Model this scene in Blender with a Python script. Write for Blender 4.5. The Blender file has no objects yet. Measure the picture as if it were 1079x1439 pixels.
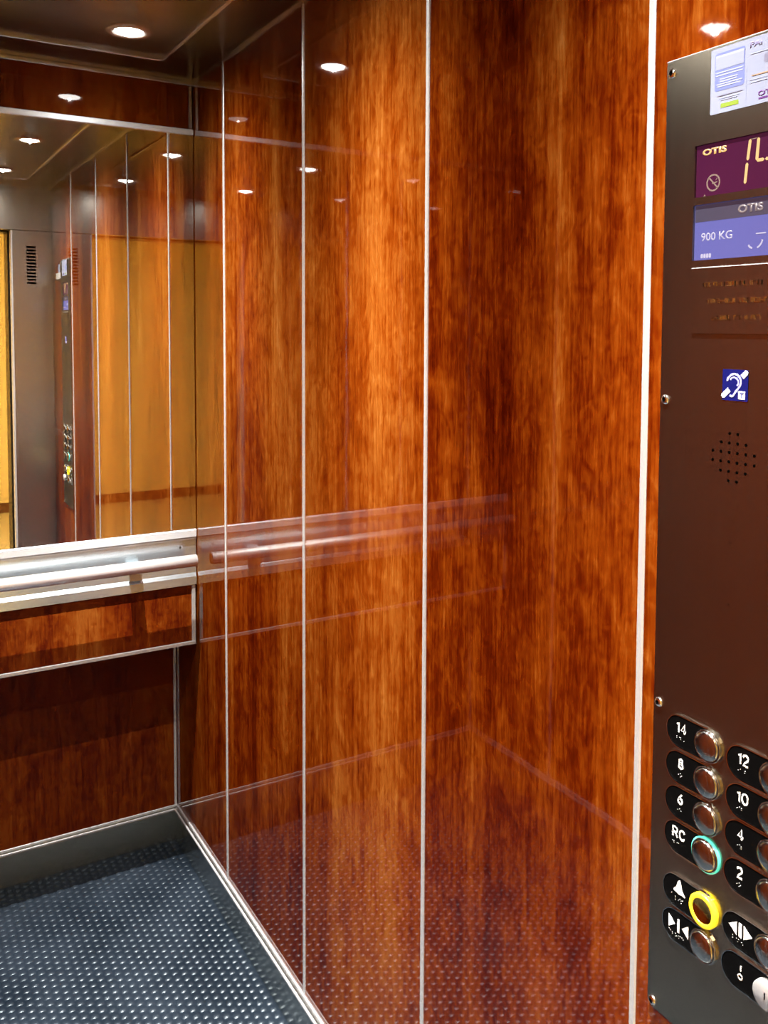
import bpy, bmesh, math, random
from mathutils import Matrix, Vector
random.seed(7)
S = bpy.context.scene
COL = S.collection

# ------------------------------------------------------------------ camera
CAM = Vector((-0.82, -2.552, 1.606))
YAW, PITCH, ROLL, F, CX, CY = 0.54535, 0.05768, 0.00579, 1278.4, 579.36, 536.63
fw0 = Vector((math.sin(YAW), math.cos(YAW), 0)); rt0 = Vector((math.cos(YAW), -math.sin(YAW), 0)); up0 = Vector((0, 0, 1))
fw = fw0 * math.cos(PITCH) - up0 * math.sin(PITCH); up1 = up0 * math.cos(PITCH) + fw0 * math.sin(PITCH)
rt = rt0 * math.cos(ROLL) + up1 * math.sin(ROLL); up = up1 * math.cos(ROLL) - rt0 * math.sin(ROLL)
cd = bpy.data.cameras.new('camera'); cam = bpy.data.objects.new('camera', cd); COL.objects.link(cam)
cam.matrix_world = Matrix(((rt.x, up.x, -fw.x, CAM.x), (rt.y, up.y, -fw.y, CAM.y), (rt.z, up.z, -fw.z, CAM.z), (0, 0, 0, 1)))
cd.sensor_fit = 'VERTICAL'; cd.sensor_height = 24.0; cd.lens = F / 1439 * 24.0
cd.shift_x = -(CX - 539.5) / 1439; cd.shift_y = -(719.5 - CY) / 1439
cd.clip_start = 0.01; cd.clip_end = 50
S.camera = cam

# ------------------------------------------------------------------ world, exposure
W = bpy.data.worlds.new('world'); S.world = W; W.use_nodes = True
W.node_tree.nodes['Background'].inputs[0].default_value = (1.0, 0.85, 0.6, 1)
W.node_tree.nodes['Background'].inputs[1].default_value = 0.02
S.view_settings.view_transform = 'Standard'; S.view_settings.look = 'None'
S.view_settings.gamma = 1.0; S.view_settings.use_curve_mapping = False
S.view_settings.exposure = 0.0
BEAM = 0.88              # each cabin downlight
LAMP_E = 34.0            # its glowing lens
HALL_E = 66.0            # added unseen lamps that light the landing
S.cycles.glossy_bounces = 8; S.cycles.max_bounces = 14; S.cycles.diffuse_bounces = 5; S.cycles.caustics_reflective = False; S.cycles.denoising_input_passes = 'RGB'; S.cycles.caustics_refractive = False

# ------------------------------------------------------------------ materials
def new_mat(name):
    m = bpy.data.materials.new(name); m.use_nodes = True
    return m, m.node_tree.nodes, m.node_tree.links, m.node_tree.nodes['Principled BSDF']
def plain(name, col, rough=0.5, metal=0.0, emit=0.0, ecol=None, coat=0.0, spec=0.5):
    m, n, l, b = new_mat(name)
    b.inputs['Base Color'].default_value = (*col, 1); b.inputs['Roughness'].default_value = rough
    b.inputs['Metallic'].default_value = metal; b.inputs['Coat Weight'].default_value = coat
    b.inputs['Specular IOR Level'].default_value = spec
    if emit: b.inputs['Emission Color'].default_value = (*(ecol or col), 1); b.inputs['Emission Strength'].default_value = emit
    return m
def mathn(n, l, op, a, b=None, clamp=False):
    k = n.new('ShaderNodeMath'); k.operation = op; k.use_clamp = clamp
    for i, v in enumerate((a, b)):
        if v is None: continue
        if isinstance(v, (int, float)): k.inputs[i].default_value = v
        else: l.new(v, k.inputs[i])
    return k.outputs[0]
def wood_mat(name, coat, coat_rough):
    m, n, l, b = new_mat(name)
    geo = n.new('ShaderNodeNewGeometry'); oi = n.new('ShaderNodeObjectInfo')
    off = n.new('ShaderNodeVectorMath'); off.operation = 'SCALE'; off.inputs[0].default_value = (37.0, 23.0, 11.0); sx = n.new('ShaderNodeSeparateColor'); l.new(oi.outputs['Color'], sx.inputs[0]); l.new(sx.outputs[0], off.inputs['Scale'])
    P = n.new('ShaderNodeVectorMath'); P.operation = 'ADD'; l.new(geo.outputs['Position'], P.inputs[0]); l.new(off.outputs[0], P.inputs[1])
    def noise(sc, detail, rough, dist):
        v = n.new('ShaderNodeVectorMath'); v.operation = 'MULTIPLY'; v.inputs[1].default_value = sc; l.new(P.outputs[0], v.inputs[0])
        t = n.new('ShaderNodeTexNoise'); t.inputs['Scale'].default_value = 1; t.inputs['Detail'].default_value = detail
        t.inputs['Roughness'].default_value = rough; t.inputs['Distortion'].default_value = dist; l.new(v.outputs[0], t.inputs['Vector'])
        return t.outputs['Fac']
    broad = noise((4.5, 4.5, 1.0), 3, 0.5, 0.5)
    veneer = noise((11, 11, 0.25), 2, 0.5, 0.1)
    streak = noise((75, 75, 2.0), 3, 0.5, 0.3)
    fiber = noise((260, 260, 22), 2, 0.55, 0.3)
    curl = noise((13, 13, 7.5), 5, 0.62, 1.1)
    ripple = noise((46, 46, 32), 3, 0.55, 1.2)
    s = mathn(n, l, 'ADD', mathn(n, l, 'MULTIPLY', broad, 0.19), mathn(n, l, 'SUBTRACT', sx.outputs[1], 0.5))
    for q, k in ((veneer, 0.22), (streak, 0.12), (fiber, 0.14), (curl, 0.19), (ripple, 0.14)):
        s = mathn(n, l, 'ADD', s, mathn(n, l, 'MULTIPLY', q, k))
    r = n.new('ShaderNodeValToRGB'); l.new(s, r.inputs[0])
    e = r.color_ramp.elements
    e[0].position = 0.37; e[0].color = (0.036, 0.0018, 0.0002, 1)
    e[1].position = 0.64; e[1].color = (0.370, 0.142, 0.032, 1)
    for p, c in ((0.435, (0.092, 0.0085, 0.0004, 1)), (0.50, (0.180, 0.030, 0.0014, 1)), (0.57, (0.275, 0.076, 0.0090, 1))):
        k = r.color_ramp.elements.new(p); k.color = c
    l.new(r.outputs[0], b.inputs['Base Color'])
    b.inputs['Roughness'].default_value = 0.6; b.inputs['Specular IOR Level'].default_value = 0.0
    b.inputs['Coat Weight'].default_value = coat; b.inputs['Coat Roughness'].default_value = coat_rough; b.inputs['Coat IOR'].default_value = 1.39
    wob = noise((7, 7, 7), 2, 0.5, 0.0); fine = noise((150, 150, 90), 2, 0.5, 0)
    h = mathn(n, l, 'ADD', mathn(n, l, 'MULTIPLY', wob, 0.0004), mathn(n, l, 'MULTIPLY', fine, 0.000004))
    h = mathn(n, l, 'ADD', h, mathn(n, l, 'MULTIPLY', sx.outputs[2], mathn(n, l, 'MULTIPLY', noise((42, 42, 42), 2, 0.5, 0), 0.00013)))
    bp = n.new('ShaderNodeBump'); bp.inputs['Strength'].default_value = 0.35; bp.inputs['Distance'].default_value = 1.0; l.new(h, bp.inputs['Height'])
    l.new(bp.outputs[0], b.inputs['Coat Normal'])
    return m
def steel_mat(name, col, rough, grain=(3, 3, 260), amt=0.06, metal=1.0):
    m, n, l, b = new_mat(name)
    b.inputs['Base Color'].default_value = (*col, 1); b.inputs['Metallic'].default_value = metal
    geo = n.new('ShaderNodeNewGeometry'); v = n.new('ShaderNodeVectorMath'); v.operation = 'MULTIPLY'; v.inputs[1].default_value = grain
    l.new(geo.outputs['Position'], v.inputs[0]); t = n.new('ShaderNodeTexNoise'); t.inputs['Scale'].default_value = 1; t.inputs['Detail'].default_value = 3
    l.new(v.outputs[0], t.inputs['Vector'])
    mr = n.new('ShaderNodeMapRange'); mr.inputs['To Min'].default_value = rough - amt; mr.inputs['To Max'].default_value = rough + amt
    l.new(t.outputs['Fac'], mr.inputs['Value']); l.new(mr.outputs[0], b.inputs['Roughness'])
    return m
def rubber_mat(name, spec, rough):
    m, n, l, b = new_mat(name)
    geo = n.new('ShaderNodeNewGeometry'); t = n.new('ShaderNodeTexNoise'); t.inputs['Scale'].default_value = 4.5; t.inputs['Detail'].default_value = 5
    l.new(geo.outputs['Position'], t.inputs['Vector'])
    r = n.new('ShaderNodeValToRGB'); l.new(t.outputs['Fac'], r.inputs[0]); e = r.color_ramp.elements
    e[0].position = 0.38; e[0].color = (0.0035, 0.0065, 0.011, 1); e[1].position = 0.72; e[1].color = (0.014, 0.020, 0.029, 1)
    l.new(r.outputs[0], b.inputs['Base Color']); b.inputs['Roughness'].default_value = rough; b.inputs['Specular IOR Level'].default_value = spec; b.inputs['Specular Tint'].default_value = (0.80, 0.91, 1.0, 1)
    return m
def wall_paint(name, col, sc=3.0):
    m, n, l, b = new_mat(name)
    geo = n.new('ShaderNodeNewGeometry'); t = n.new('ShaderNodeTexNoise'); t.inputs['Scale'].default_value = sc; t.inputs['Detail'].default_value = 4
    l.new(geo.outputs['Position'], t.inputs['Vector']); r = n.new('ShaderNodeValToRGB'); l.new(t.outputs['Fac'], r.inputs[0])
    r.color_ramp.elements[0].color = (*[c * 0.93 for c in col], 1); r.color_ramp.elements[1].color = (*col, 1)
    l.new(r.outputs[0], b.inputs['Base Color']); b.inputs['Roughness'].default_value = 0.6
    return m
M = dict(
    wood=wood_mat('polished_cherry', 1.0, 0.03), wood_satin=wood_mat('satin_cherry', 0.35, 0.40),
    alu=steel_mat('satin_aluminium', (0.70, 0.70, 0.70), 0.42, (40, 40, 40), 0.05, 0.6),
    alu_bright=steel_mat('bright_aluminium', (0.84, 0.90, 0.95), 0.38, (40, 40, 40), 0.05, 0.4),
    steel=steel_mat('brushed_steel', (0.55, 0.53, 0.49), 0.27, (260, 260, 3), 0.025),
    panel=steel_mat('control_plate_steel', (0.25, 0.222, 0.175), 0.25, (300, 300, 4), 0.03),
    ceil=steel_mat('ceiling_steel', (0.17, 0.135, 0.095), 0.24, (6, 200, 6), 0.04),
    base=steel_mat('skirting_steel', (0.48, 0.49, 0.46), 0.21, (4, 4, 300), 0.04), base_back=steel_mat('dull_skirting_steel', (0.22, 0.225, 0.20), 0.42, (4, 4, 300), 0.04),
    rail=steel_mat('rail_steel', (0.80, 0.80, 0.80), 0.38, (3, 260, 260), 0.04, 0.72),
    plate=steel_mat('rail_plate_steel', (0.66, 0.75, 0.80), 0.23, (3, 260, 260), 0.05, 0.85),
    trim=steel_mat('trim_steel', (0.62, 0.60, 0.57), 0.30, (30, 30, 30)),
    lamp_off=plain('dead_lamp_lens', (0.35, 0.34, 0.32), 0.3),
    ring=plain('lamp_ring_enamel', (0.62, 0.57, 0.52), 0.35, 0.2),
    chrome=plain('chrome', (0.75, 0.74, 0.72), 0.09, 1.0),
    chrome_dark=plain('dark_chrome', (0.40, 0.38, 0.35), 0.17, 1.0),
    mirror=plain('mirror_silver', (0.90, 0.90, 0.86), 0.004, 1.0),
    rubber=rubber_mat('stud_rubber', 0.50, 0.36), rubber_base=rubber_mat('floor_rubber', 0.20, 0.40),
    black=plain('black_plastic', (0.002, 0.002, 0.002), 0.4, spec=0.06),
    dark=plain('dark_void', (0.001, 0.001, 0.001), 0.9, spec=0.0),
    white=plain('white_print', (0.85, 0.85, 0.83), 0.4),
    dotgrey=plain('braille_grey', (0.35, 0.35, 0.35), 0.3),
    lamp=plain('lamp_lens', (1, 1, 1), 0.4, 0, LAMP_E, (1.0, 0.97, 0.92)),
    yellow_ring=plain('yellow_glow', (0.9, 0.65, 0.02), 0.3, 0, 0.95, (1.0, 0.74, 0.03)),
    amber=plain('amber_cap', (0.42, 0.24, 0.06), 0.16, 1.0),
    teal=plain('teal_glow', (0.1, 0.6, 0.5), 0.3, 0, 0.75, (0.10, 0.85, 0.62)),
    screen_red=plain('maroon_screen', (0.02, 0.003, 0.012), 0.12, 0, 1.0, (0.050, 0.007, 0.028)),
    seg=plain('amber_segments', (0.06, 0.05, 0.05), 0.3, 0, 1.0, (0.95, 0.56, 0.16)),
    seg_dim=plain('dim_segments', (0.06, 0.05, 0.05), 0.3, 0, 1.0, (0.27, 0.15, 0.10)),
    screen_blue=plain('blue_screen', (0.02, 0.02, 0.06), 0.12, 0, 1.0, (0.125, 0.125, 0.385)),
    screen_band=plain('dark_screen_band', (0.02, 0.02, 0.03), 0.12, 0, 1.0, (0.050, 0.035, 0.060)),
    screen_txt=plain('pale_screen_text', (0.06, 0.05, 0.05), 0.3, 0, 1.0, (0.52, 0.50, 0.72)),
    screen_logo=plain('grey_screen_text', (0.06, 0.05, 0.05), 0.3, 0, 1.0, (0.22, 0.17, 0.18)),
    paper=plain('sticker_white', (0.235, 0.255, 0.345), 0.35),
    st_blue=plain('sticker_blue', (0.132, 0.154, 0.341), 0.35),
    st_pale=plain('sticker_pale_blue', (0.303, 0.330, 0.468), 0.35),
    st_grey=plain('sticker_grey', (0.165, 0.160, 0.231), 0.35),
    st_green=plain('sticker_green', (0.198, 0.275, 0.033), 0.35),
    st_purple=plain('sticker_purple', (0.10, 0.03, 0.16), 0.35),
    st_lilac=plain('sticker_lilac', (0.231, 0.198, 0.363), 0.35),
    st_orange=plain('sticker_orange', (0.341, 0.209, 0.132), 0.35),
    ear_blue=plain('sign_blue', (0.002, 0.005, 0.085), 0.3),
    ear_white=plain('sign_white', (0.55, 0.54, 0.60), 0.35),
    ear_line=plain('sign_lilac', (0.36, 0.36, 0.62), 0.35),
    card=plain('card_plastic', (0.55, 0.53, 0.50), 0.2),
    hall_wall=wall_paint('hall_yellow_paint', (0.82, 0.66, 0.30)),
    hall_floor=wall_paint('hall_stone_floor', (0.55, 0.45, 0.24), 9),
    hall_base=plain('hall_brown_skirting', (0.12, 0.045, 0.015), 0.4),
    hall_ceil=wall_paint('hall_ceiling_paint', (0.78, 0.74, 0.62)),
    added_hall_lamp=plain('added_lamp_diffuser', (1, 1, 1), 0.5, 0, HALL_E, (1.0, 0.80, 0.48)),
    frame_dark=plain('dark_door_frame', (0.05, 0.035, 0.02), 0.35, 0.6),
)

# ------------------------------------------------------------------ builders
SEEDS = [0.13, 0.37, 0.52, 0.71, 0.88]; TONES = [-0.022, -0.016, 0.010, -0.040, -0.036]; ORANGE_PEEL = [0, 0, 0, 0, 1]      # veneer cut and tone of the right wall's leaves; tones also paint in lamp-pool contrast
def world_loc(o):
    v = Vector(o.location)
    while o.parent: o = o.parent; v += Vector(o.location)
    return v
def obj(name, bm, mat, parent=None, smooth=False, origin=None):
    me = bpy.data.meshes.new(name)
    if smooth:
        for f in bm.faces: f.smooth = True
    bmesh.ops.recalc_face_normals(bm, faces=bm.faces[:])
    bm.to_mesh(me); bm.free()
    return link_mesh(name, me, mat, parent, origin)
def link_mesh(name, me, mat, parent=None, origin=None):
    co = [v.co for v in me.vertices]
    if origin is None:
        origin = Vector((sum(min(c[i] for c in co) + max(c[i] for c in co) for _ in (0,)) / 2 for i in range(3)))
    me.transform(Matrix.Translation(-origin))
    if mat: me.materials.append(M[mat])
    o = bpy.data.objects.new(name, me); COL.objects.link(o)
    if mat in ('wood', 'wood_satin'): o.color = (SEEDS.pop(0) if SEEDS else random.random(), 0.5 + (TONES.pop(0) if TONES else -0.014), ORANGE_PEEL.pop(0) if ORANGE_PEEL else 0, 1)
    o.location = origin
    if parent:
        o.parent = parent; o.location = origin - world_loc(parent)
    return o
def tag(o, label, cat, group=None):
    o['label'] = label; o['category'] = cat
    if group: o['group'] = group
    return o
def thing(name, label, cat, loc, group=None):
    o = bpy.data.objects.new(name, None); COL.objects.link(o); o.location = loc; o.empty_display_size = 0.05
    return tag(o, label, cat, group)
def struct(o, label=None):
    o['kind'] = 'structure'
    if label: o['label'] = label
    return o
def bx(bm, x0, x1, y0, y1, z0, z1, bev=0.0):
    n = bmesh.new(); bmesh.ops.create_cube(n, size=1)
    bmesh.ops.scale(n, vec=(abs(x1 - x0), abs(y1 - y0), abs(z1 - z0)), verts=n.verts)
    bmesh.ops.translate(n, vec=((x0 + x1) / 2, (y0 + y1) / 2, (z0 + z1) / 2), verts=n.verts)
    if bev: bmesh.ops.bevel(n, geom=n.edges[:], offset=bev, segments=1, affect='EDGES')
    merge(bm, n)
def merge(bm, n, mat=None):
    if mat: bmesh.ops.transform(n, matrix=mat, verts=n.verts)
    vs = [bm.verts.new(v.co) for v in n.verts]; n.verts.index_update()
    for f in n.faces:
        try: k = bm.faces.new([vs[v.index] for v in f.verts]); k.smooth = f.smooth
        except ValueError: pass
    n.free()
def box(name, mat, parent, *a, bev=0.0):
    bm = bmesh.new(); bx(bm, *a, bev=bev); return obj(name, bm, mat, parent)
def prism(bm, pts, n0, n1, bev=0.0, m=None):
    k = bmesh.new(); c = Vector((sum(p[0] for p in pts) / len(pts), sum(p[1] for p in pts) / len(pts)))
    rings = [(n0, 0.0), (n1 - bev, 0.0)] + ([(n1, bev)] if bev else [])
    rows = []
    for z, ins in rings:
        row = []
        for p in pts:
            d = Vector(p) - c; L = d.length or 1
            q = Vector(p) - d * (ins / L)
            row.append(k.verts.new((q.x, q.y, z)))
        rows.append(row)
    N = len(pts)
    for a, b in zip(rows, rows[1:]):
        for i in range(N): k.faces.new((a[i], a[(i + 1) % N], b[(i + 1) % N], b[i]))
    k.faces.new(rows[-1]); k.faces.new(rows[0][::-1])
    merge(bm, k, m)
def lathe(bm, prof, seg=32, m=None, smooth=True):
    k = bmesh.new(); rows = []
    for r, z in prof:
        rows.append([k.verts.new((0, 0, z))] if r < 1e-7 else [k.verts.new((r * math.cos(2 * math.pi * i / seg), r * math.sin(2 * math.pi * i / seg), z)) for i in range(seg)])
    for a, b in zip(rows, rows[1:]):
        for i in range(seg):
            j = (i + 1) % seg
            if len(a) == 1 and len(b) == 1: continue
            if len(a) == 1: f = k.faces.new((a[0], b[i], b[j]))
            elif len(b) == 1: f = k.faces.new((a[i], a[j], b[0]))
            else: f = k.faces.new((a[i], a[j], b[j], b[i]))
            f.smooth = smooth
    merge(bm, k, m)
def pill(u0, u1, v, r, seg=12):
    pts = [(u1 - r + r * math.cos(t), v + r * math.sin(t)) for t in [(-.5 + i / seg) * math.pi for i in range(seg + 1)]]
    pts += [(u0 + r + r * math.cos(t), v + r * math.sin(t)) for t in [(.5 + i / seg) * math.pi for i in range(seg + 1)]]
    return pts
def rrect(u0, u1, v0, v1, r, seg=4):
    out = []
    for cu, cv, a in ((u1 - r, v0 + r, -.5), (u1 - r, v1 - r, 0), (u0 + r, v1 - r, .5), (u0 + r, v0 + r, 1)):
        out += [(cu + r * math.cos((a + .5 * i / seg) * math.pi), cv + r * math.sin((a + .5 * i / seg) * math.pi)) for i in range(seg + 1)]
    return out
def stroke(bm, pts, w, n0, n1, m=None, closed=False):
    P = [Vector(p) for p in pts]; k = bmesh.new(); L = []; N = len(P)
    for i in range(N):
        a = P[(i - 1) % N] if (closed or i > 0) else P[i]; b = P[(i + 1) % N] if (closed or i < N - 1) else P[i]
        t = (b - a).normalized(); q = Vector((-t.y, t.x)) * w / 2
        L.append([k.verts.new((*(P[i] + q), n0)), k.verts.new((*(P[i] - q), n0)), k.verts.new((*(P[i] - q), n1)), k.verts.new((*(P[i] + q), n1))])
    for i in range(N if closed else N - 1):
        a, b = L[i], L[(i + 1) % N]
        for j in range(4): k.faces.new((a[j], a[(j + 1) % 4], b[(j + 1) % 4], b[j]))
    if not closed: k.faces.new(L[0]); k.faces.new(L[-1][::-1])
    merge(bm, k, m)
def tube(bm, x0, x1, y, z, r, seg=28):
    k = bmesh.new(); e = r * 0.12; rows = []
    for x, q in ((x0, 0), (x0, r - e), (x0 + e, r), (x1 - e, r), (x1, r - e), (x1, 0)):
        rows.append([k.verts.new((x, y, z))] if q == 0 else [k.verts.new((x, y + q * math.cos(2 * math.pi * i / seg), z + q * math.sin(2 * math.pi * i / seg))) for i in range(seg)])
    for a, b in zip(rows, rows[1:]):
        for i in range(seg):
            j = (i + 1) % seg
            f = k.faces.new((a[0], b[i], b[j]) if len(a) == 1 else (a[i], a[j], b[0]) if len(b) == 1 else (a[i], a[j], b[j], b[i]))
            f.smooth = len(a) > 1 and len(b) > 1
    merge(bm, k)
def text_bm(bm, s, u, v, h, w=None, n0=0.0, n1=0.0003, bold=0.0, m=None, shear=0.0, align='LEFT'):
    """flat lettering whose ink box starts at (u, v), h tall and w wide"""
    c = bpy.data.curves.new('lettering', 'FONT'); c.body = s; c.size = 1.0; c.offset = bold; c.resolution_u = 3; c.shear = shear
    o = bpy.data.objects.new('lettering', c); COL.objects.link(o)
    dg = bpy.context.evaluated_depsgraph_get(); me = o.evaluated_get(dg).to_mesh()
    k = bmesh.new(); k.from_mesh(me); o.evaluated_get(dg).to_mesh_clear()
    bpy.data.objects.remove(o); bpy.data.curves.remove(c)
    xs = [p.co.x for p in k.verts]; ys = [p.co.y for p in k.verts]
    sx = h / (max(ys) - min(ys)); sw = (w / (max(xs) - min(xs))) if w else sx
    x0, y0 = min(xs), min(ys)
    for p in k.verts: p.co = Vector((u + (p.co.x - x0) * sw, v + (p.co.y - y0) * sx, n1))
    ex = bmesh.ops.extrude_face_region(k, geom=k.faces[:])
    for g in ex['geom']:
        if isinstance(g, bmesh.types.BMVert): g.co.z = n0
    merge(bm, k, m)

# cabin measures (metres): right wall x=0, left wall x=-WID, mirror plane y=0, recessed lower back wall y=LOW, door wall y=FR
WID, LOW, FR, H = 1.125, 0.216, -2.226, 2.299
BT = 0.103            # skirting height
STRIPS = [-0.248, -0.7472, -1.246, -1.7502]
BOXZ = 0.692          # underside of the proud upper back wall

# ------------------------------------------------------------------ the cabin shell
floor = struct(box('floor', 'rubber_base', None, -WID, 0, FR - 0.06, LOW, -0.03, 0.0), 'blue-black studded rubber lift floor')
dx, dy = 0.0205, 0.0240
V, Fc = [], []
nx = int((WID - 0.03) / dx); ny = int((LOW - FR - 0.02) / dy)
for i in range(nx):
    cx = -0.0225 - i * dx
    for j in range(ny):
        cy = LOW - 0.022 - (j + (0.5 if i % 2 else 0.0)) * dy
        b = len(V)
        for (hx, hy, z) in ((0.0092, 0.0090, 0.0), (0.0080, 0.0070, 0.0016), (0.0058, 0.0036, 0.0024)):
            V += [(cx - hx, cy - hy, z), (cx + hx, cy - hy, z), (cx + hx, cy + hy, z), (cx - hx, cy + hy, z)]
        for r in (0, 4):
            for q in range(4): Fc.append((b + r + q, b + r + (q + 1) % 4, b + r + 4 + (q + 1) % 4, b + r + 4 + q))
        Fc.append((b + 8, b + 9, b + 10, b + 11))
me = bpy.data.meshes.new('rubber_studs'); me.from_pydata(V, [], Fc)
for p in me.polygons: p.use_smooth = True
st = link_mesh('rubber_studs', me, 'rubber', floor); st['kind'] = 'stuff'

ceiling = struct(box('ceiling', 'ceil', None, -WID - 0.03, 0.03, FR - 0.06, LOW + 0.05, H + 0.004, H + 0.05), 'dark brushed steel lift ceiling')
RX0, RX1, RY0, RY1 = -WID + 0.137, -0.137, FR + 0.18, -0.172
XM = -WID / 2
# border leaves and two inner leaves, with a slim raised rim around each inner leaf
box('border_panel', 'ceil', ceiling, -WID, 0, RY1, 0.0, H - 0.002, H + 0.004)
box('border_panel', 'ceil', ceiling, -WID, 0, FR, RY0, H - 0.002, H + 0.004)
box('border_panel', 'ceil', ceiling, RX1, 0, RY0, RY1, H - 0.002, H + 0.004)
box('border_panel', 'ceil', ceiling, -WID, RX0, RY0, RY1, H - 0.002, H + 0.004)
box('inner_panel', 'ceil', ceiling, RX0, XM, RY0, RY1, H, H + 0.004)
box('inner_panel', 'ceil', ceiling, XM, RX1, RY0, RY1, H, H + 0.004)
for a in ((RX0, RX1, RY1 - 0.004, RY1 + 0.005), (RX0, RX1, RY0 - 0.005, RY0 + 0.004), (RX1 - 0.004, RX1 + 0.005, RY0, RY1), (RX0 - 0.005, RX0 + 0.004, RY0, RY1), (XM - 0.005, XM + 0.005, RY0, RY1)):
    box('panel_rim', 'trim', ceiling, *a, H - 0.007, H + 0.001, bev=0.0012)

def side_wall(name, x, sgn, label):
    """sgn = direction out of the cabin"""
    w = struct(box(name, 'dark', None, x + sgn * 0.007, x + sgn * 0.05, FR - 0.06, LOW + 0.05, 0, H + 0.004), label)
    ys = [LOW] + STRIPS + [FR]
    for a, b in zip(ys, ys[1:]):
        box('wood_panel', 'wood', w, x, x + sgn * 0.008, b + 0.0015, a - 0.0015, BT, H, bev=0.0006)
    for s in STRIPS:
        bm = bmesh.new()
        k = bmesh.new()
        prof = [(-0.0055, 0.004), (-0.0055, -0.0008), (-0.004, -0.0022), (0.004, -0.0022), (0.0055, -0.0008), (0.0055, 0.004)]
        lo = [k.verts.new((x + sgn * d, s + q, BT)) for q, d in prof]; hi = [k.verts.new((x + sgn * d, s + q, H - 0.003)) for q, d in prof]
        for i in range(6): k.faces.new((lo[i], lo[(i + 1) % 6], hi[(i + 1) % 6], hi[i]))
        k.faces.new(lo); k.faces.new(hi)
        merge(bm, k); obj('divider_strip', bm, 'alu', w)
    box('cornice_strip', 'trim', w, x - sgn * 0.003, x + sgn * 0.004, FR, 0.0, H - 0.008, H - 0.002)
    return w
wall_r = side_wall('wall_right', 0.0, 1, 'glossy cherry wood wall carrying the control panel')
wall_l = side_wall('wall_left', -WID, -1, 'glossy cherry wood wall facing the control panel')

def skirt(name, axis, a0, a1, face, out, label):
    """skirting along x or y; out = direction out of the cabin"""
    prof = [(0.010, 0.0), (-0.012, 0.0), (-0.012, BT - 0.012), (-0.009, BT - 0.003), (0.010, BT - 0.003)]
    k = bmesh.new()
    def pt(t, d, z): return (t, face + out * d, z) if axis == 'x' else (face + out * d, t, z)
    A = [k.verts.new(pt(a0, d, z)) for d, z in prof]; B = [k.verts.new(pt(a1, d, z)) for d, z in prof]
    for i in range(5): k.faces.new((A[i], A[(i + 1) % 5], B[(i + 1) % 5], B[i]))
    k.faces.new(A); k.faces.new(B)
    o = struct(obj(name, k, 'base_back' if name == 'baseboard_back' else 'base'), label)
    bm = bmesh.new()
    lo, hi = sorted((face - out * 0.0045, face + out * 0.004))
    if axis == 'x': bx(bm, a0, a1, lo, hi, BT - 0.004, BT + 0.004, bev=0.001)
    else: bx(bm, lo, hi, a0, a1, BT - 0.004, BT + 0.004, bev=0.001)
    obj('top_strip', bm, 'alu', o)
    bm = bmesh.new()
    lo, hi = sorted((face - out * 0.0135, face - out * 0.0085))
    if axis == 'x': bx(bm, a0, a1, lo, hi, BT - 0.010, BT - 0.004, bev=0.001)
    else: bx(bm, lo, hi, a0, a1, BT - 0.010, BT - 0.004, bev=0.001)
    obj('nosing', bm, 'alu', o)
    return o
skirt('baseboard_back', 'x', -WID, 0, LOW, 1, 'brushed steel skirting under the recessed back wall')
skirt('baseboard_right', 'y', FR, LOW, 0.0, 1, 'brushed steel skirting below the control panel wall')
skirt('baseboard_left', 'y', FR, LOW, -WID, -1, 'brushed steel skirting below the plain wood wall')

# back wall: recessed lower part, proud upper part
bm = bmesh.new()
bx(bm, -WID, 0, LOW + 0.007, LOW + 0.05, 0, BOXZ + 0.1)
bx(bm, -WID + 0.002, -0.002, 0.010, LOW + 0.05, BOXZ, H + 0.004)
wall_b = struct(obj('wall_back', bm, 'dark'), 'back wall of the lift with a proud mirrored upper half')
box('wood_panel', 'wood_satin', wall_b, -WID + 0.008, -0.008, LOW - 0.001, LOW + 0.008, BT, BOXZ + 0.05, bev=0.0006)
box('corner_strip', 'alu', wall_b, -0.0095, -0.001, LOW - 0.004, LOW + 0.004, BT, BOXZ + 0.02, bev=0.001)
box('corner_strip', 'alu', wall_b, -WID + 0.001, -WID + 0.0095, LOW - 0.004, LOW + 0.004, BT, BOXZ + 0.02, bev=0.001)
Z = lambda rel: 1.606 + rel
# wood band below the rail
box('wood_panel', 'wood_satin', wall_b, -WID + 0.016, -0.016, 0.001, 0.012, Z(-0.908), Z(-0.735), bev=0.0006)
box('band_strip', 'alu', wall_b, -WID + 0.004, -0.005, -0.004, 0.012, Z(-0.9185), Z(-0.9075), bev=0.0015)
for s in ((-0.0165, -0.005), (-WID + 0.005, -WID + 0.0165)):
    box('band_strip', 'alu', wall_b, *s, -0.003, 0.012, Z(-0.908), Z(-0.741), bev=0.0015)
# fascia above the mirror
box('wood_panel', 'wood', wall_b, -WID + 0.012, -0.012, 0.001, 0.012, Z(0.558), H - 0.006, bev=0.0006)
for s in ((-0.0135, -0.0045), (-WID + 0.0045, -WID + 0.0135)):
    box('fascia_strip', 'trim', wall_b, *s, -0.003, 0.012, Z(0.558), H - 0.011, bev=0.001)
box('cornice_strip', 'trim', wall_b, -WID, 0, -0.004, 0.010, H - 0.013, H - 0.002, bev=0.001)

# ------------------------------------------------------------------ mirror and handrail
mir = thing('wall_mirror', 'wide silver wall mirror with aluminium edge strips above the handrail', 'mirror', (XM, 0.0, Z(-0.605)))
box('mirror_glass', 'mirror', mir, -WID + 0.004, -0.002, 0.0, 0.006, Z(-0.59), Z(0.55))
box('top_frame', 'alu_bright', mir, -WID + 0.002, -0.001, -0.006, 0.006, Z(0.5425), Z(0.5585), bev=0.0015)
box('bottom_frame', 'alu_bright', mir, -WID + 0.002, -0.001, -0.006, 0.006, Z(-0.603), Z(-0.580), bev=0.002)

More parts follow.
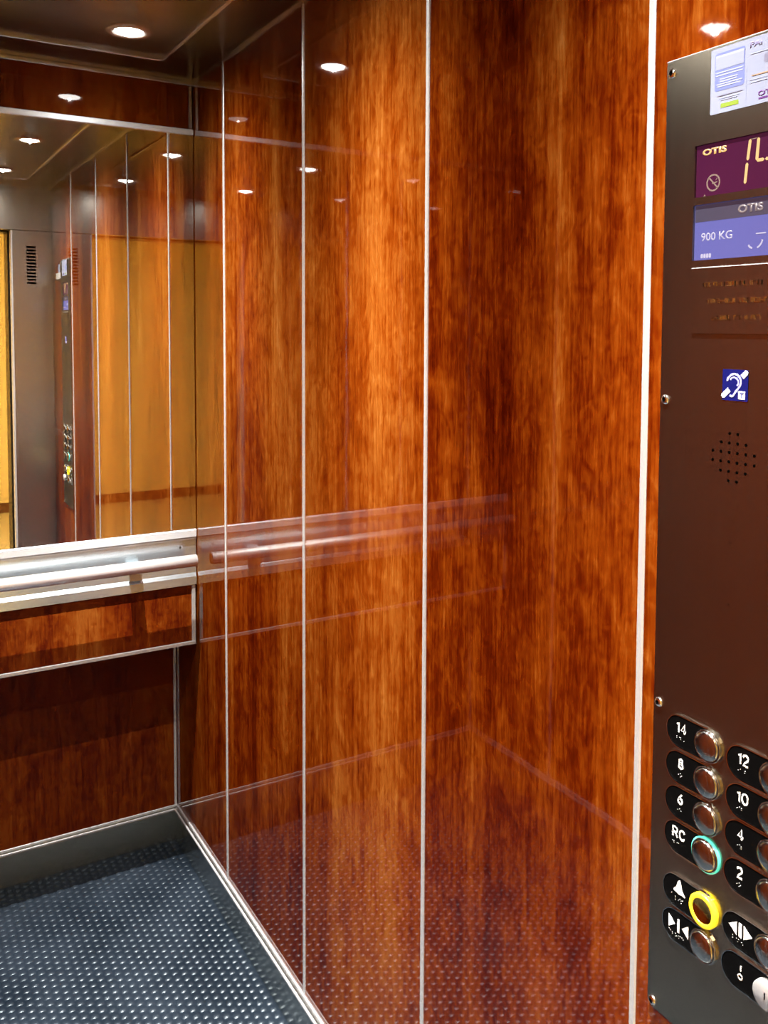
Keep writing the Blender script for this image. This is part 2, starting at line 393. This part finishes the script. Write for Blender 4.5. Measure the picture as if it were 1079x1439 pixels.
rail = thing('handrail', 'round steel handrail on a brushed back plate below the mirror', 'handrail', (XM, 0.0, Z(-0.741)))
box('back_plate', 'plate', rail, -WID + 0.002, -0.002, 0.0015, 0.009, Z(-0.72), Z(-0.604))
box('upper_lip', 'alu', rail, -WID + 0.002, -0.002, -0.003, 0.004, Z(-0.6095), Z(-0.6055), bev=0.0008)
k = bmesh.new()
prof = [(0.009, -0.7075), (0.0015, -0.7075), (-0.006, -0.7175), (-0.006, -0.741), (0.009, -0.741)]
A = [k.verts.new((-WID + 0.002, y, Z(z))) for y, z in prof]; B = [k.verts.new((-0.003, y, Z(z))) for y, z in prof]
for i in range(5): k.faces.new((A[i], A[(i + 1) % 5], B[(i + 1) % 5], B[i]))
k.faces.new(A); k.faces.new(B)
obj('lower_ledge', k, 'plate', rail)
RZ, RYC, RR = Z(-0.656), -0.064, 0.0172
bm = bmesh.new(); tube(bm, -WID + 0.021, -0.021, RYC, RZ, RR); obj('rail_tube', bm, 'rail', rail)
for xb in (-0.178, -WID + 0.178):
    bm = bmesh.new(); bx(bm, xb - 0.017, xb + 0.017, RYC - 0.004, 0.0015, RZ - 0.012, RZ - 0.002, bev=0.0015)
    o = obj('bracket', bm, 'plate', rail)
    bm = bmesh.new(); bx(bm, xb - 0.017, xb + 0.017, -0.010, 0.0015, RZ - 0.052, RZ - 0.004, bev=0.0015)
    obj('bracket_foot', bm, 'steel', o)
bm = bmesh.new(); lathe(bm, [(0.0, 0.001), (0.003, 0.0008), (0.0035, 0)], 12, Matrix.Translation((-0.048, 0.0015, Z(-0.630))) @ Matrix.Rotation(math.pi / 2, 4, 'X'))
obj('rivet', bm, 'frame_dark', rail)

# ------------------------------------------------------------------ downlights
PROFILE = [(0, 1.1), (5, 1.08), (8, 1.06), (12, 0.70), (16, 0.43), (21, 0.28), (25, 0.17), (30, 0.10), (37, 0.056), (44, 0.030), (52, 0.015), (60, 0.006), (75, 0.001), (90, 0.0), (180, 0.0)]
IES = bpy.data.texts.new('downlight_profile')
IES.write('IESNA:LM-63-2002\nTILT=NONE\n1 -1 1 %d 1 1 2 0 0 0\n1 1 1\n%s\n0\n%s\n' % (len(PROFILE), ' '.join(str(a) for a, _ in PROFILE), ' '.join('%.3f' % (v * 1000) for _, v in PROFILE)))
LY = [-0.352, -1.100, -1.846]; LX = [-0.265, -0.860]
rowname = ['beside the mirror', 'midway between mirror and doorway', 'beside the doorway']
for ci, lx in enumerate(LX):
    for ri, ly in enumerate(LY):
        side = 'on the control panel side' if ci == 0 else 'on the plain wood wall side'
        dead = ci == 1 and ri == 0            # this lamp gives no reflection in the photograph: it is out
        t = thing('downlight', '%s round recessed ceiling downlight %s %s' % ('unlit' if dead else 'glowing', rowname[ri], side), 'light', (lx, ly, H), 'ceiling downlights')
        mt = Matrix.Translation((lx, ly, H))
        bm = bmesh.new(); lathe(bm, [(0.054, 0.0), (0.0535, -0.0025), (0.050, -0.0045), (0.040, -0.0055), (0.033, -0.004), (0.031, 0.0)], 40, mt)
        obj('trim_ring', bm, 'ring', t)
        bm = bmesh.new(); lathe(bm, [(0.031, -0.001), (0.0295, -0.0045), (0.024, -0.0068), (0.012, -0.0078), (0.0, -0.0080)], 32, mt)
        obj('lens', bm, 'lamp_off' if dead else 'lamp', t)
        if dead: continue
        ld = bpy.data.lights.new('downlight_beam', 'POINT'); ld.energy = 10; ld.color = (1.0, 0.97, 0.92); ld.shadow_soft_size = 0.003
        ld.use_nodes = True; nt = ld.node_tree; em = nt.nodes['Emission']
        ie = nt.nodes.new('ShaderNodeTexIES'); ie.mode = 'INTERNAL'; ie.ies = IES; ie.inputs['Strength'].default_value = BEAM
        nt.links.new(ie.outputs[0], em.inputs['Strength'])
        lo = bpy.data.objects.new('downlight_beam', ld); COL.objects.link(lo); lo.parent = t; lo.location = (0, 0, -0.0115)

# ------------------------------------------------------------------ front wall with doorway
DX0, DX1, DZ = -0.985, -0.185, 2.076
wf = struct(box('wall_front', 'steel', None, -WID, 0, FR - 0.045, FR, DZ, H + 0.004), 'brushed steel door wall of the lift')
def return_panel(x0, x1, vent):
    bm = bmesh.new(); y0, y1 = FR - 0.045, FR
    if vent:
        va, vb, z0, z1, N = -0.1185, -0.0758, 1.816, 2.000, 12
        bx(bm, x0, va, y0, y1, 0, DZ - 0.003); bx(bm, vb, x1, y0, y1, 0, DZ - 0.003)
        bx(bm, va, vb, y0, y1, 0, z0); bx(bm, va, vb, y0, y1, z1, DZ - 0.003)
        p = (z1 - z0) / (N - 0.4)
        for i in range(N - 1): bx(bm, va, vb, y0, y1, z0 + p * (i + 0.6), z0 + p * (i + 1))
        bx(bm, va - 0.01, vb + 0.01, y0 - 0.004, y0, z0 - 0.01, z1 + 0.01)
    else: bx(bm, x0, x1, y0, y1, 0, DZ - 0.003)
    return obj('return_panel', bm, 'steel', wf)
return_panel(DX1, -0.0005, True); return_panel(-WID + 0.0005, DX0, False)
box('vent_shadow', 'dark', wf, -0.122, -0.072, FR - 0.030, FR - 0.020, 1.812, 2.004)
for x in (DX1 - 0.004, DX0 - 0.004): box('jamb_edge', 'alu', wf, x, x + 0.008, FR - 0.046, FR + 0.0015, 0, DZ - 0.003, bev=0.001)

# landing beyond the doorway
sill = struct(box('trim_1', 'steel', None, DX0 - 0.03, DX1 + 0.03, -2.50, FR - 0.0605, -0.03, 0.001), 'steel door sill at the lift entrance')
HX0, HX1, HY0, HY1, HH = -2.6, 1.6, -5.95, -2.50, 2.62
bm = bmesh.new(); bx(bm, HX0, DX0 - 0.02, HY1, HY1 + 0.12, 0, HH); bx(bm, DX1 + 0.02, HX1, HY1, HY1 + 0.12, 0, HH); bx(bm, DX0 - 0.02, DX1 + 0.02, HY1, HY1 + 0.12, DZ + 0.01, HH)
struct(obj('wall_landing', bm, 'hall_wall'), 'yellow landing wall around the lift doorway')
d = struct(box('door_1', 'frame_dark', None, DX1, DX1 + 0.0195, HY1 + 0.0005, HY1 + 0.125, 0, DZ + 0.0095), 'dark landing door frame')
box('frame_jamb', 'frame_dark', d, DX0 - 0.0195, DX0, HY1 + 0.0005, HY1 + 0.125, 0, DZ + 0.0095)
box('frame_head', 'frame_dark', d, DX0, DX1, HY1 + 0.0005, HY1 + 0.125, DZ, DZ + 0.0095)
struct(box('floor_landing', 'hall_floor', None, HX0, HX1, HY0, HY1, -0.03, 0.0), 'yellowish stone landing floor')
struct(box('ceiling_landing', 'hall_ceil', None, HX0, HX1, HY0, HY1, HH, HH + 0.03), 'pale landing ceiling')
struct(box('wall_landing_far', 'hall_wall', None, HX0, HX1, HY0 - 0.05, HY0, 0, HH), 'yellow landing wall facing the lift')
struct(box('wall_landing_right', 'hall_wall', None, HX1, HX1 + 0.05, HY0, HY1, 0, HH), 'yellow landing end wall on the control panel side')
struct(box('wall_landing_left', 'hall_wall', None, HX0 - 0.05, HX0, HY0, HY1, 0, HH), 'yellow landing end wall on the plain wall side')
struct(box('baseboard_landing', 'hall_base', None, HX0, HX1, HY0, HY0 + 0.015, 0.001, 0.085, bev=0.002), 'brown skirting along the yellow landing wall')
for xl in (-1.75, 0.6):  # out-of-view lamps, added and placed to brighten the landing but not the cabin
    t = thing('added_hall_lamp', 'added unseen square warm landing lamp ' + ('on the control panel side of the doorway' if xl > 0 else 'on the plain wood wall side of the doorway'), 'light', (xl, -2.93, HH), 'added landing lamps')
    bm = bmesh.new()
    for a in ((-.31, .31, -.31, -.29), (-.31, .31, .29, .31), (-.31, -.29, -.29, .29), (.29, .31, -.29, .29)): bx(bm, xl + a[0], xl + a[1], -2.93 + a[2], -2.93 + a[3], HH - 0.04, HH)
    obj('frame', bm, 'alu', t); box('diffuser', 'added_hall_lamp', t, xl - .289, xl + .289, -3.219, -2.641, HH - 0.03, HH - 0.005)

# ------------------------------------------------------------------ control panel: local u = -y (rightwards), v = z, n = out of the wall
MC = Matrix(((0, 0, -1, 0), (-1, 0, 0, 0), (0, 1, 0, 0), (0, 0, 0, 1)))
UC = 1.8865; U0, U1 = 1.7786, 1.9944; V0, V1 = 0.773, 1.9185; PT = 0.004
cop = thing('control_panel', 'tall brushed steel lift control panel with displays and round buttons', 'control panel', (0.0, -UC, V0))
def part(name, mat, parent, fn, smooth=False):
    bm = bmesh.new(); fn(bm); bmesh.ops.transform(bm, matrix=MC, verts=bm.verts); return obj(name, bm, mat, parent, smooth)
def pr(name, mat, parent, pts, n0, n1, bev=0.0): return part(name, mat, parent, lambda b: prism(b, pts, n0, n1, bev))
def rect(u0, u1, v0, v1): return [(u0, v0), (u1, v0), (u1, v1), (u0, v1)]
WIN = [(1.8228, 1.9502, 1.7570, 1.8153), (1.8222, 1.9508, 1.6860, 1.7485)]
def plate(b):
    # steel sheet with two display windows
    vs = [V0, WIN[1][2], WIN[1][3], WIN[0][2], WIN[0][3], V1]
    def q(u0, u1, v0, v1): prism(b, rect(u0, u1, v0, v1), 0.0, PT)
    c = 0.006
    prism(b, [(U0 + c, V0), (U1 - c, V0), (U1, V0 + c), (U1, vs[1]), (U0, vs[1]), (U0, V0 + c)], 0.0, PT)
    q(U0, U1, vs[2], vs[3]); q(U0, U1, vs[4], V1)
    for w in WIN: q(U0, w[0], w[2], w[3]); q(w[1], U1, w[2], w[3])
part('plate', 'panel', cop, plate)
part('top_edge', 'alu', cop, lambda b: prism(b, rect(U0, U1, V1, V1 + 0.0012), 0.0, PT + 0.0004))
DUM = 0.0014
# floor display
s1 = pr('floor_display', 'screen_red', cop, rect(WIN[0][0] + .0005, WIN[0][1] - .0005, WIN[0][2] + .0004, WIN[0][3] - .0004), 0.0002, DUM)
def T(name, mat, parent, s, u, v, h, w=None, n=DUM, bold=0.0, shear=0.0, th=0.0003):
    return part(name, mat, parent, lambda b: text_bm(b, s, u, v, h, w, n, n + th, bold, shear=shear))
T('maker_lettering', 'seg', s1, 'OTIS', 1.8318, 1.8030, 0.0072, 0.0335, bold=0.045)
def nosmoke(b):
    R = 0.0087; C = (1.8478, 1.7714)
    stroke(b, [(C[0] + R * math.cos(t), C[1] + R * math.sin(t)) for t in [i * math.pi / 14 for i in range(28)]], 0.0017, DUM, DUM + .0003, closed=True)
    stroke(b, [(C[0] - R * .68, C[1] + R * .68), (C[0] + R * .68, C[1] - R * .68)], 0.0016, DUM, DUM + .0003)
    stroke(b, [(C[0] - .0015, C[1] - .001), (C[0] + .0055, C[1] + .0005)], 0.0013, DUM, DUM + .0002)
    stroke(b, [(C[0] + .0035, C[1] + .0025), (C[0] + .005, C[1] + .0042)], 0.0009, DUM, DUM + .0002)
part('no_smoking_symbol', 'seg_dim', s1, nosmoke)
def seg(b, p, q, w):
    p, q = Vector(p), Vector(q); t = (q - p).normalized(); m = Vector((-t.y, t.x)) * w / 2
    prism(b, [tuple(p), tuple(p + t * w * .5 + m), tuple(q - t * w * .5 + m), tuple(q), tuple(q - t * w * .5 - m), tuple(p + t * w * .5 - m)], DUM, DUM + .0003)
def digits(b):
    seg(b, (1.8962, 1.8112), (1.8932, 1.7888), 0.0034); seg(b, (1.8928, 1.7868), (1.8905, 1.7643), 0.0034)     # 1
    seg(b, (1.9068, 1.8112), (1.9050, 1.7868), 0.0036)                                                             # 4
    seg(b, (1.9046, 1.7872), (1.9146, 1.7872), 0.0034); seg(b, (1.9154, 1.7872), (1.9246, 1.7872), 0.0034)
    seg(b, (1.9276, 1.8112), (1.9254, 1.7880), 0.0034); seg(b, (1.9250, 1.7860), (1.9226, 1.7643), 0.0034)
part('floor_digits', 'seg', s1, digits)
part('floor_digit_link', 'seg_dim', s1, lambda b: stroke(b, [(1.8972, 1.8108), (1.9052, 1.8108)], 0.0009, DUM, DUM + .0002))
part('direction_mark', 'seg_dim', s1, lambda b: prism(b, [(1.8345, 1.7576), (1.8375, 1.7576), (1.836, 1.7600)], DUM, DUM + .0002))
# load display
s2 = pr('load_display', 'screen_blue', cop, rect(WIN[1][0] + .0005, WIN[1][1] - .0005, WIN[1][2] + .0004, WIN[1][3] - .0004), 0.0002, DUM)
pr('top_band', 'screen_band', s2, rect(WIN[1][0] + .0012, WIN[1][1] - .0012, 1.7292, WIN[1][3] - .0006), DUM, DUM + .0002)
T('maker_lettering', 'screen_logo', s2, 'OTIS', 1.8825, 1.7336, 0.0090, 0.0325, n=DUM + .0002, bold=0.04)
T('load_lettering', 'screen_txt', s2, '900 KG', 1.8325, 1.7073, 0.0092, 0.0430, bold=0.01)
def smile(b):
    stroke(b, [(1.8972, 1.6985), (1.8990, 1.6962), (1.9020, 1.6948)], 0.0020, DUM, DUM + .0003)
    stroke(b, [(1.9085, 1.6950), (1.9115, 1.6968), (1.9140, 1.6998), (1.9150, 1.7030)], 0.0018, DUM, DUM + .0003)
    stroke(b, [(1.9065, 1.7100), (1.9190, 1.7100)], 0.0014, DUM, DUM + .0003)
part('screen_symbol', 'screen_txt', s2, smile)
def blk(b):
    for i in range(4): prism(b, rrect(1.8325 + i * .0038, 1.8357 + i * .0038, 1.6882, 1.6932, .0012), DUM, DUM + .0003)
part('screen_mark', 'screen_txt', s2, blk)
# embossed plaque
pq = pr('embossed_plaque', 'panel', cop, rect(1.8240, 1.9490, 1.6030, 1.6768), PT - .001, PT + 0.0022, 0.0005)
part('top_edge', 'alu', pq, lambda b: prism(b, rect(1.8240, 1.9490, 1.6766, 1.6778), PT - .001, PT + 0.0026))
def emboss(u0, u1, v):
    def fn(b):
        u = u0
        while u < u1 - .003:
            w = random.uniform(.0022, .0034)
            for _ in range(random.choice((2, 3, 3))):
                if random.random() < .5:
                    a = random.choice((u, u + w * .8)); prism(b, rect(a, a + .0007, v, v + .0050), PT + .0020, PT + .0028, .0002)
                else:
                    a = v + random.choice((0, .0022, .0043)); prism(b, rect(u, u + w, a, a + .0007), PT + .0020, PT + .0028, .0002)
            u += w + .0013
            if random.random() < .14: u += .003
    return fn
for (a, b_, v) in ((1.8410, 1.9320, 1.6555), (1.8460, 1.9270, 1.6372), (1.8540, 1.9190, 1.6185)):
    o = part('embossed_line', 'chrome', pq, emboss(a, b_, v)); o['kind'] = 'stuff'
# notice sticker
N0 = PT; stk = pr('notice_sticker', 'paper', cop, rrect(1.8433, 1.9600, 1.8455, 1.9165, .002), N0, N0 + .0004)
L1, L2, L3 = N0 + .0004, N0 + .0006, N0 + .0008
pr('blue_card', 'st_blue', stk, rrect(1.8490, 1.8888, 1.8700, 1.9108, .003), L1, L2)
pr('card_window', 'st_pale', stk, rect(1.8502, 1.8876, 1.8928, 1.9082), L2, L2 + .0002)
pr('card_window', 'paper', stk, rect(1.8506, 1.8872, 1.8934, 1.9060), L2 + .0002, L3 + .0001)
def lines(rows, w): return lambda b: [prism(b, rect(a, c, v, v + w), L2, L3) for a, c, v in rows]
part('card_lines', 'st_pale', stk, lines([(1.8505, 1.8870, 1.8888), (1.8505, 1.8870, 1.8858), (1.8560, 1.8800, 1.8815), (1.8560, 1.8790, 1.8790), (1.8520, 1.8860, 1.8762), (1.8530, 1.8840, 1.8738)], .0013))
part('printed_lines', 'st_grey', stk, lines([(1.8525, 1.8862, 1.8640)], .0010))
part('printed_lines', 'st_pale', stk, lines([(1.8560, 1.8830, 1.8610), (1.8580, 1.8800, 1.8590), (1.8960, 1.9500, 1.8990), (1.8960, 1.9500, 1.8720), (1.8960, 1.9500, 1.8690)], .0009))
part('printed_lines', 'st_orange', stk, lines([(1.8980, 1.9480, 1.8760)], .0012))
pr('green_bar', 'st_green', stk, rrect(1.8578, 1.8818, 1.8508, 1.8555, .0008), L1, L2)
part('column_line', 'st_pale', stk, lines([(1.8912, 1.8916, 1.8500)], .0380))
T('heading', 'st_lilac', stk, 'PAI', 1.8952, 1.9062, 0.0062, 0.0150, n=L1, bold=0.01)
T('maker_lettering', 'st_purple', stk, 'OTIS', 1.9068, 1.8532, 0.0056, 0.0240, n=L1, bold=0.03)
pr('logo_underline', 'st_purple', stk, rect(1.9075, 1.9305, 1.8500, 1.8518), L1, L2)
part('dark_picture', 'st_grey', stk, lambda b: prism(b, rrect(1.9130, 1.9330, 1.8870, 1.8960, .002), L1, L2))
# hearing-loop sign
def EM(X, Y): return (1.8703 + (X - 200) / 720 * .0327, 1.5638 - (Y - 200) / 840 * .0322)
ear = pr('hearing_loop_sign', 'ear_blue', cop, rrect(1.8700, 1.9040, 1.5300, 1.5642, .0008), PT, PT + .0005)
E1, E2 = PT + .0005, PT + .0008
o_ = [(345, 525), (350, 465), (400, 390), (470, 332), (550, 312), (640, 340), (710, 420), (740, 520), (735, 600), (690, 690), (620, 780), (560, 870), (520, 940), (470, 962), (415, 938)]
i_ = [(425, 485), (470, 430), (540, 408), (610, 440), (660, 510), (665, 585), (625, 655)]
part('ear_outline', 'ear_line', ear, lambda b: (stroke(b, [EM(*p) for p in o_], .0024, E1, E2), stroke(b, [EM(*p) for p in i_], .0019, E1, E2 - .0001)))
def bar(p, q, w):
    def fn(b):
        stroke(b, [EM(*p), EM(*q)], w, E1, E2)
        c = EM(*p); prism(b, [(c[0] + w / 2 * math.cos(t), c[1] + w / 2 * math.sin(t)) for t in [i * math.pi / 8 for i in range(16)]], E1, E2 + .0001)
    return fn
part('diagonal_bar', 'ear_white', ear, bar((235, 940), (400, 775), .0060)); part('diagonal_bar', 'ear_white', ear, bar((880, 280), (770, 395), .0060))
tb = pr('letter_tile', 'ear_white', ear, rrect(EM(670, 0)[0], EM(872, 0)[0], EM(0, 1030)[1], EM(0, 792)[1], .0008), E1, E2)
part('letter', 'st_blue', ear, lambda b: (stroke(b, [EM(715, 845), EM(825, 845)], .0015, E2, E2 + .0003), stroke(b, [EM(770, 845), EM(770, 985)], .0015, E2, E2 + .0002)))
# loudspeaker holes and pinholes
def holes(b):
    for r, cnt in enumerate((2, 4, 6, 6, 4, 2)):
        for c in range(cnt):
            lathe(b, [(0.0, PT + .0002), (0.0018, PT + .0002), (0.0018, PT - .001)], 10, Matrix.Translation((UC + (c - (cnt - 1) / 2) * .0111, 1.4935 - r * .0105, 0)), False)
o = part('speaker_holes', 'dark', cop, holes); o['kind'] = 'stuff'
for v in (1.3727, 1.3032):
    part('pinhole', 'dark', cop, lambda b: lathe(b, [(0.0, PT + .0002), (0.0012, PT + .0002), (0.0014, PT - .001)], 10, Matrix.Translation((1.8855, v, 0)), False))
# screws
for u in (1.7870, 1.9860):
    for v in (1.9045, 1.5247, 1.1577, 0.7815):
        sc = part('screw', 'chrome', cop, lambda b: lathe(b, [(0.0028, PT + .0034), (0.0040, PT + .0030), (0.0056, PT + .0016), (0.0062, PT), (0.0062, PT - .001)], 24, Matrix.Translation((u, v, 0))))
        part('socket', 'dark', sc, lambda b: lathe(b, [(0.0, PT + .0022), (0.0028, PT + .0034)], 6, Matrix.Translation((u, v, 0)), False))

BR = {'14': ((0, .004), (0, .002), (.004, .004), (.006, .004), (.006, .002), (.011, .002)), '8': ((0, .002), (.003, .004), (.005, .002), (.003, 0)), '6': ((0, .002), (.003, .004), (.005, .002)), 'RC': ((0, .004), (.002, .002), (.002, .004), (.007, .004), (.009, .004)), '12': ((0, .002), (.003, .004), (.009, .004), (.009, .002)), '10': ((0, .002), (.003, .004), (.006, .004), (.006, .002)), '4': ((0, .002), (.003, .004), (.005, .002), (.005, 0)), '2': ((0, .002), (.003, .004), (.005, .002), (.003, 0)),
      'alarm': ((-.006, .005), (0, .003), (0, .001), (0, -.001), (.007, .003), (.005, .001), (.009, .002), (.011, .003), (.009, -.001)), 'close': ((0, .004), (.002, .003), (.005, .002), (.005, 0), (.010, .003), (.010, 0), (.012, .001), (.015, .003), (.017, .003), (.015, .0), (.020, .003), (.022, .002)), 'open': ((0, .004), (0, .001), (.005, .003), (.008, .003), (.007, 0), (.012, .002), (.014, 0)), 'key': ()}
GLY = {'0': [[(0, .7), (0, .3), (.12, .08), (.3, 0), (.48, .08), (.6, .3), (.6, .7), (.48, .92), (.3, 1), (.12, .92), (0, .7)]], '1': [[(0, .78), (.14, .84), (.24, 1), (.24, 0)]],
       '2': [[(0, .76), (.06, .92), (.24, 1), (.44, .95), (.54, .78), (.5, .58), (.2, .28), (0, 0), (.56, 0)]], '4': [[(.42, 0), (.42, 1), (0, .28), (.62, .28)]],
       '6': [[(.5, 1), (.22, .68), (.04, .38), (.06, .14), (.26, 0), (.46, .06), (.56, .28), (.48, .5), (.28, .56), (.1, .46)]],
       '8': [[(.27, .53), (.08, .64), (.06, .86), (.27, 1), (.48, .86), (.46, .64), (.27, .53), (.04, .4), (.0, .16), (.27, 0), (.54, .16), (.5, .4), (.27, .53)]],
       'R': [[(0, 0), (0, 1), (.34, 1), (.54, .9), (.56, .68), (.46, .52), (.3, .47), (0, .47)], [(.3, .47), (.58, 0)]], 'C': [[(.58, .74), (.5, .92), (.3, 1), (.1, .9), (0, .7), (0, .3), (.1, .1), (.3, 0), (.5, .08), (.58, .26)]]}
def glyphs(b, s, u, v, h, n0, n1):
    for ch in s:
        w = max(p[0] for g in GLY[ch] for p in g) * h
        for i, g in enumerate(GLY[ch]): stroke(b, [(u + p[0] * h, v + p[1] * h) for p in g], h * .175, n0, n1 - i * .00005)
        u += w + h * .30
CHAR = {'14': (1.8165, .0168), '8': (1.8203, .0105), '6': (1.8203, .0105), 'RC': (1.8140, .0232), '12': (1.9045, .0172), '10': (1.9045, .0185), '4': (1.9065, .0115), '2': (1.9070, .0100)}
def lift_button(kind, u0, vc):
    R = 0.0200; u1 = u0 + 0.0825; ub = u0 + 0.0630
    b0 = pr('button_plate', 'black', cop, pill(u0 + .0012, u1 - .0012, vc, R - .0012), PT - .001, PT + .0016, .0004)
    b0['label'] = {'alarm': 'black alarm button plate with yellow ringed button', 'close': 'black door-close button plate', 'open': 'black door-open button plate', 'key': 'black key switch plate'}.get(kind, 'black floor button plate marked ' + kind)
    def rim(b): stroke(b, pill(u0 + .0006, u1 - .0006, vc, R - .0006), 0.0008, PT - .001, PT + .0021, closed=True)
    part('rim', 'chrome', b0, rim)
    n = PT + .0016
    if kind in CHAR:
        cu, cw = CHAR[kind]
        part('number', 'white', b0, lambda b: glyphs(b, kind, cu + .0012, vc - .0005, 0.0118, n - .0002, n + .0004))
        bu, bv = cu + .001, vc - .0105
    elif kind == 'alarm':
        pts = [(.0255, .0150), (.0272, .0143), (.0292, .0085), (.0305, .0040), (.0345, -.0010), (.0345, -.0022), (.0298, -.0012), (.0255, -.0022), (.0205, -.0010), (.0170, .0000), (.0172, .0018), (.0205, .0048), (.0222, .0085), (.0238, .0138)]
        part('bell_symbol', 'white', b0, lambda b: prism(b, [(u0 + a, vc + c) for a, c in pts[::-1]], n - .0002, n + .0004))
        bu, bv = u0 + .020, vc - .0105
    elif kind == 'close':
        part('door_close_symbol', 'white', b0, lambda b: (prism(b, [(u0 + .0105, vc + .010), (u0 + .0105, vc - .006), (u0 + .0205, vc + .002)][::1], n - .0002, n + .0004), prism(b, rect(u0 + .0240, u0 + .0275, vc - .006, vc + .010), n - .0002, n + .0004), prism(b, [(u0 + .0410, vc + .010), (u0 + .0310, vc + .002), (u0 + .0410, vc - .006)], n - .0002, n + .0004)))
        bu, bv = u0 + .0115, vc - .0125
    elif kind == 'open':
        part('door_open_symbol', 'white', b0, lambda b: (prism(b, [(u0 + .0205, vc + .0105), (u0 + .0095, vc + .0025), (u0 + .0205, vc - .0055)], n - .0002, n + .0004), prism(b, rect(u0 + .0228, u0 + .0272, vc - .0055, vc + .0105), n - .0002, n + .0004), prism(b, [(u0 + .0295, vc + .0105), (u0 + .0295, vc - .0055), (u0 + .0405, vc + .0025)], n - .0002, n + .0004)))
        bu, bv = u0 + .0150, vc - .0120
    else:
        T('switch_marks', 'white', b0, 'I', u0 + .0262, vc + .0025, 0.0062, 0.0018, n=n - .0002, th=.0006)
        T('switch_marks', 'white', b0, 'o', u0 + .0228, vc - .0085, 0.0078, 0.0072, n=n - .0002, bold=0.02, th=.0006)
    if BR[kind]:
        part('braille', 'dotgrey', b0, lambda b: [lathe(b, [(0.0, n + .0006), (0.0004, n + .0005), (0.0007, n - .0001)], 6, Matrix.Translation((bu + a, bv + c, 0))) for a, c in BR[kind]])
    mt = Matrix.Translation((ub, vc, 0))
    if kind == 'alarm':
        part('glow_ring', 'yellow_ring', b0, lambda b: lathe(b, [(0.0195, PT - .001), (0.0195, PT + .0050), (0.0185, PT + .0064), (0.0150, PT + .0066), (0.0140, PT + .0058), (0.0140, PT + .0030)], 40, mt))
        part('cap', 'amber', b0, lambda b: lathe(b, [(0.0140, PT + .0052), (0.0110, PT + .0040), (0.0070, PT + .0033), (0.0, PT + .0030)], 36, mt))
    elif kind == 'key':
        part('key_cylinder', 'rail', b0, lambda b: lathe(b, [(0.0160, PT - .001), (0.0160, PT + .0075), (0.0150, PT + .0085), (0.0, PT + .0085)], 36, mt))
        part('keyhole', 'dark', b0, lambda b: prism(b, rect(ub - .0008, ub + .0008, vc - .004, vc + .004), PT + .0080, PT + .0087))
    else:
        part('collar', 'chrome_dark', b0, lambda b: lathe(b, [(0.0188, PT - .001), (0.0188, PT + .0034), (0.0184, PT + .0042), (0.0176, PT + .0042), (0.0172, PT + .0034)], 40, mt))
        part('cap', 'chrome_dark', b0, lambda b: lathe(b, [(0.0172, PT + .0030), (0.0166, PT + .0050), (0.0150, PT + .0064), (0.0120, PT + .0075), (0.0085, PT + .0082), (0.0040, PT + .0086), (0.0, PT + .0087)], 40, mt))
        if kind == 'RC':
            part('glow_ring', 'teal', b0, lambda b: lathe(b, [(0.0205, PT - .001), (0.0205, PT + .0022), (0.0198, PT + .0030), (0.0186, PT + .0032)], 40, mt))
    return b0
for kind, v in (('14', -.4720), ('8', -.5150), ('6', -.5575), ('RC', -.6000), ('alarm', -.6655), ('close', -.7085)): lift_button(kind, 1.8010, Z(v))
for kind, v in (('12', -.4735), ('10', -.5165), ('4', -.5580), ('2', -.6015), ('open', -.6630), ('key', -.7085)): lift_button(kind, 1.8893, Z(v))

# small clear card holder between the control panel and the doorway (seen in the mirror)
cdh = thing('card_holder', 'small clear plastic card holder on the wood beside the control panel', 'card holder', (0.0, -2.060, 1.835))
part('sleeve', 'card', cdh, lambda b: prism(b, rrect(2.015, 2.105, 1.835, 1.865, .003), 0.0, 0.006))
part('card', 'paper', cdh, lambda b: prism(b, rect(2.020, 2.062, 1.840, 1.905), 0.001, 0.003))
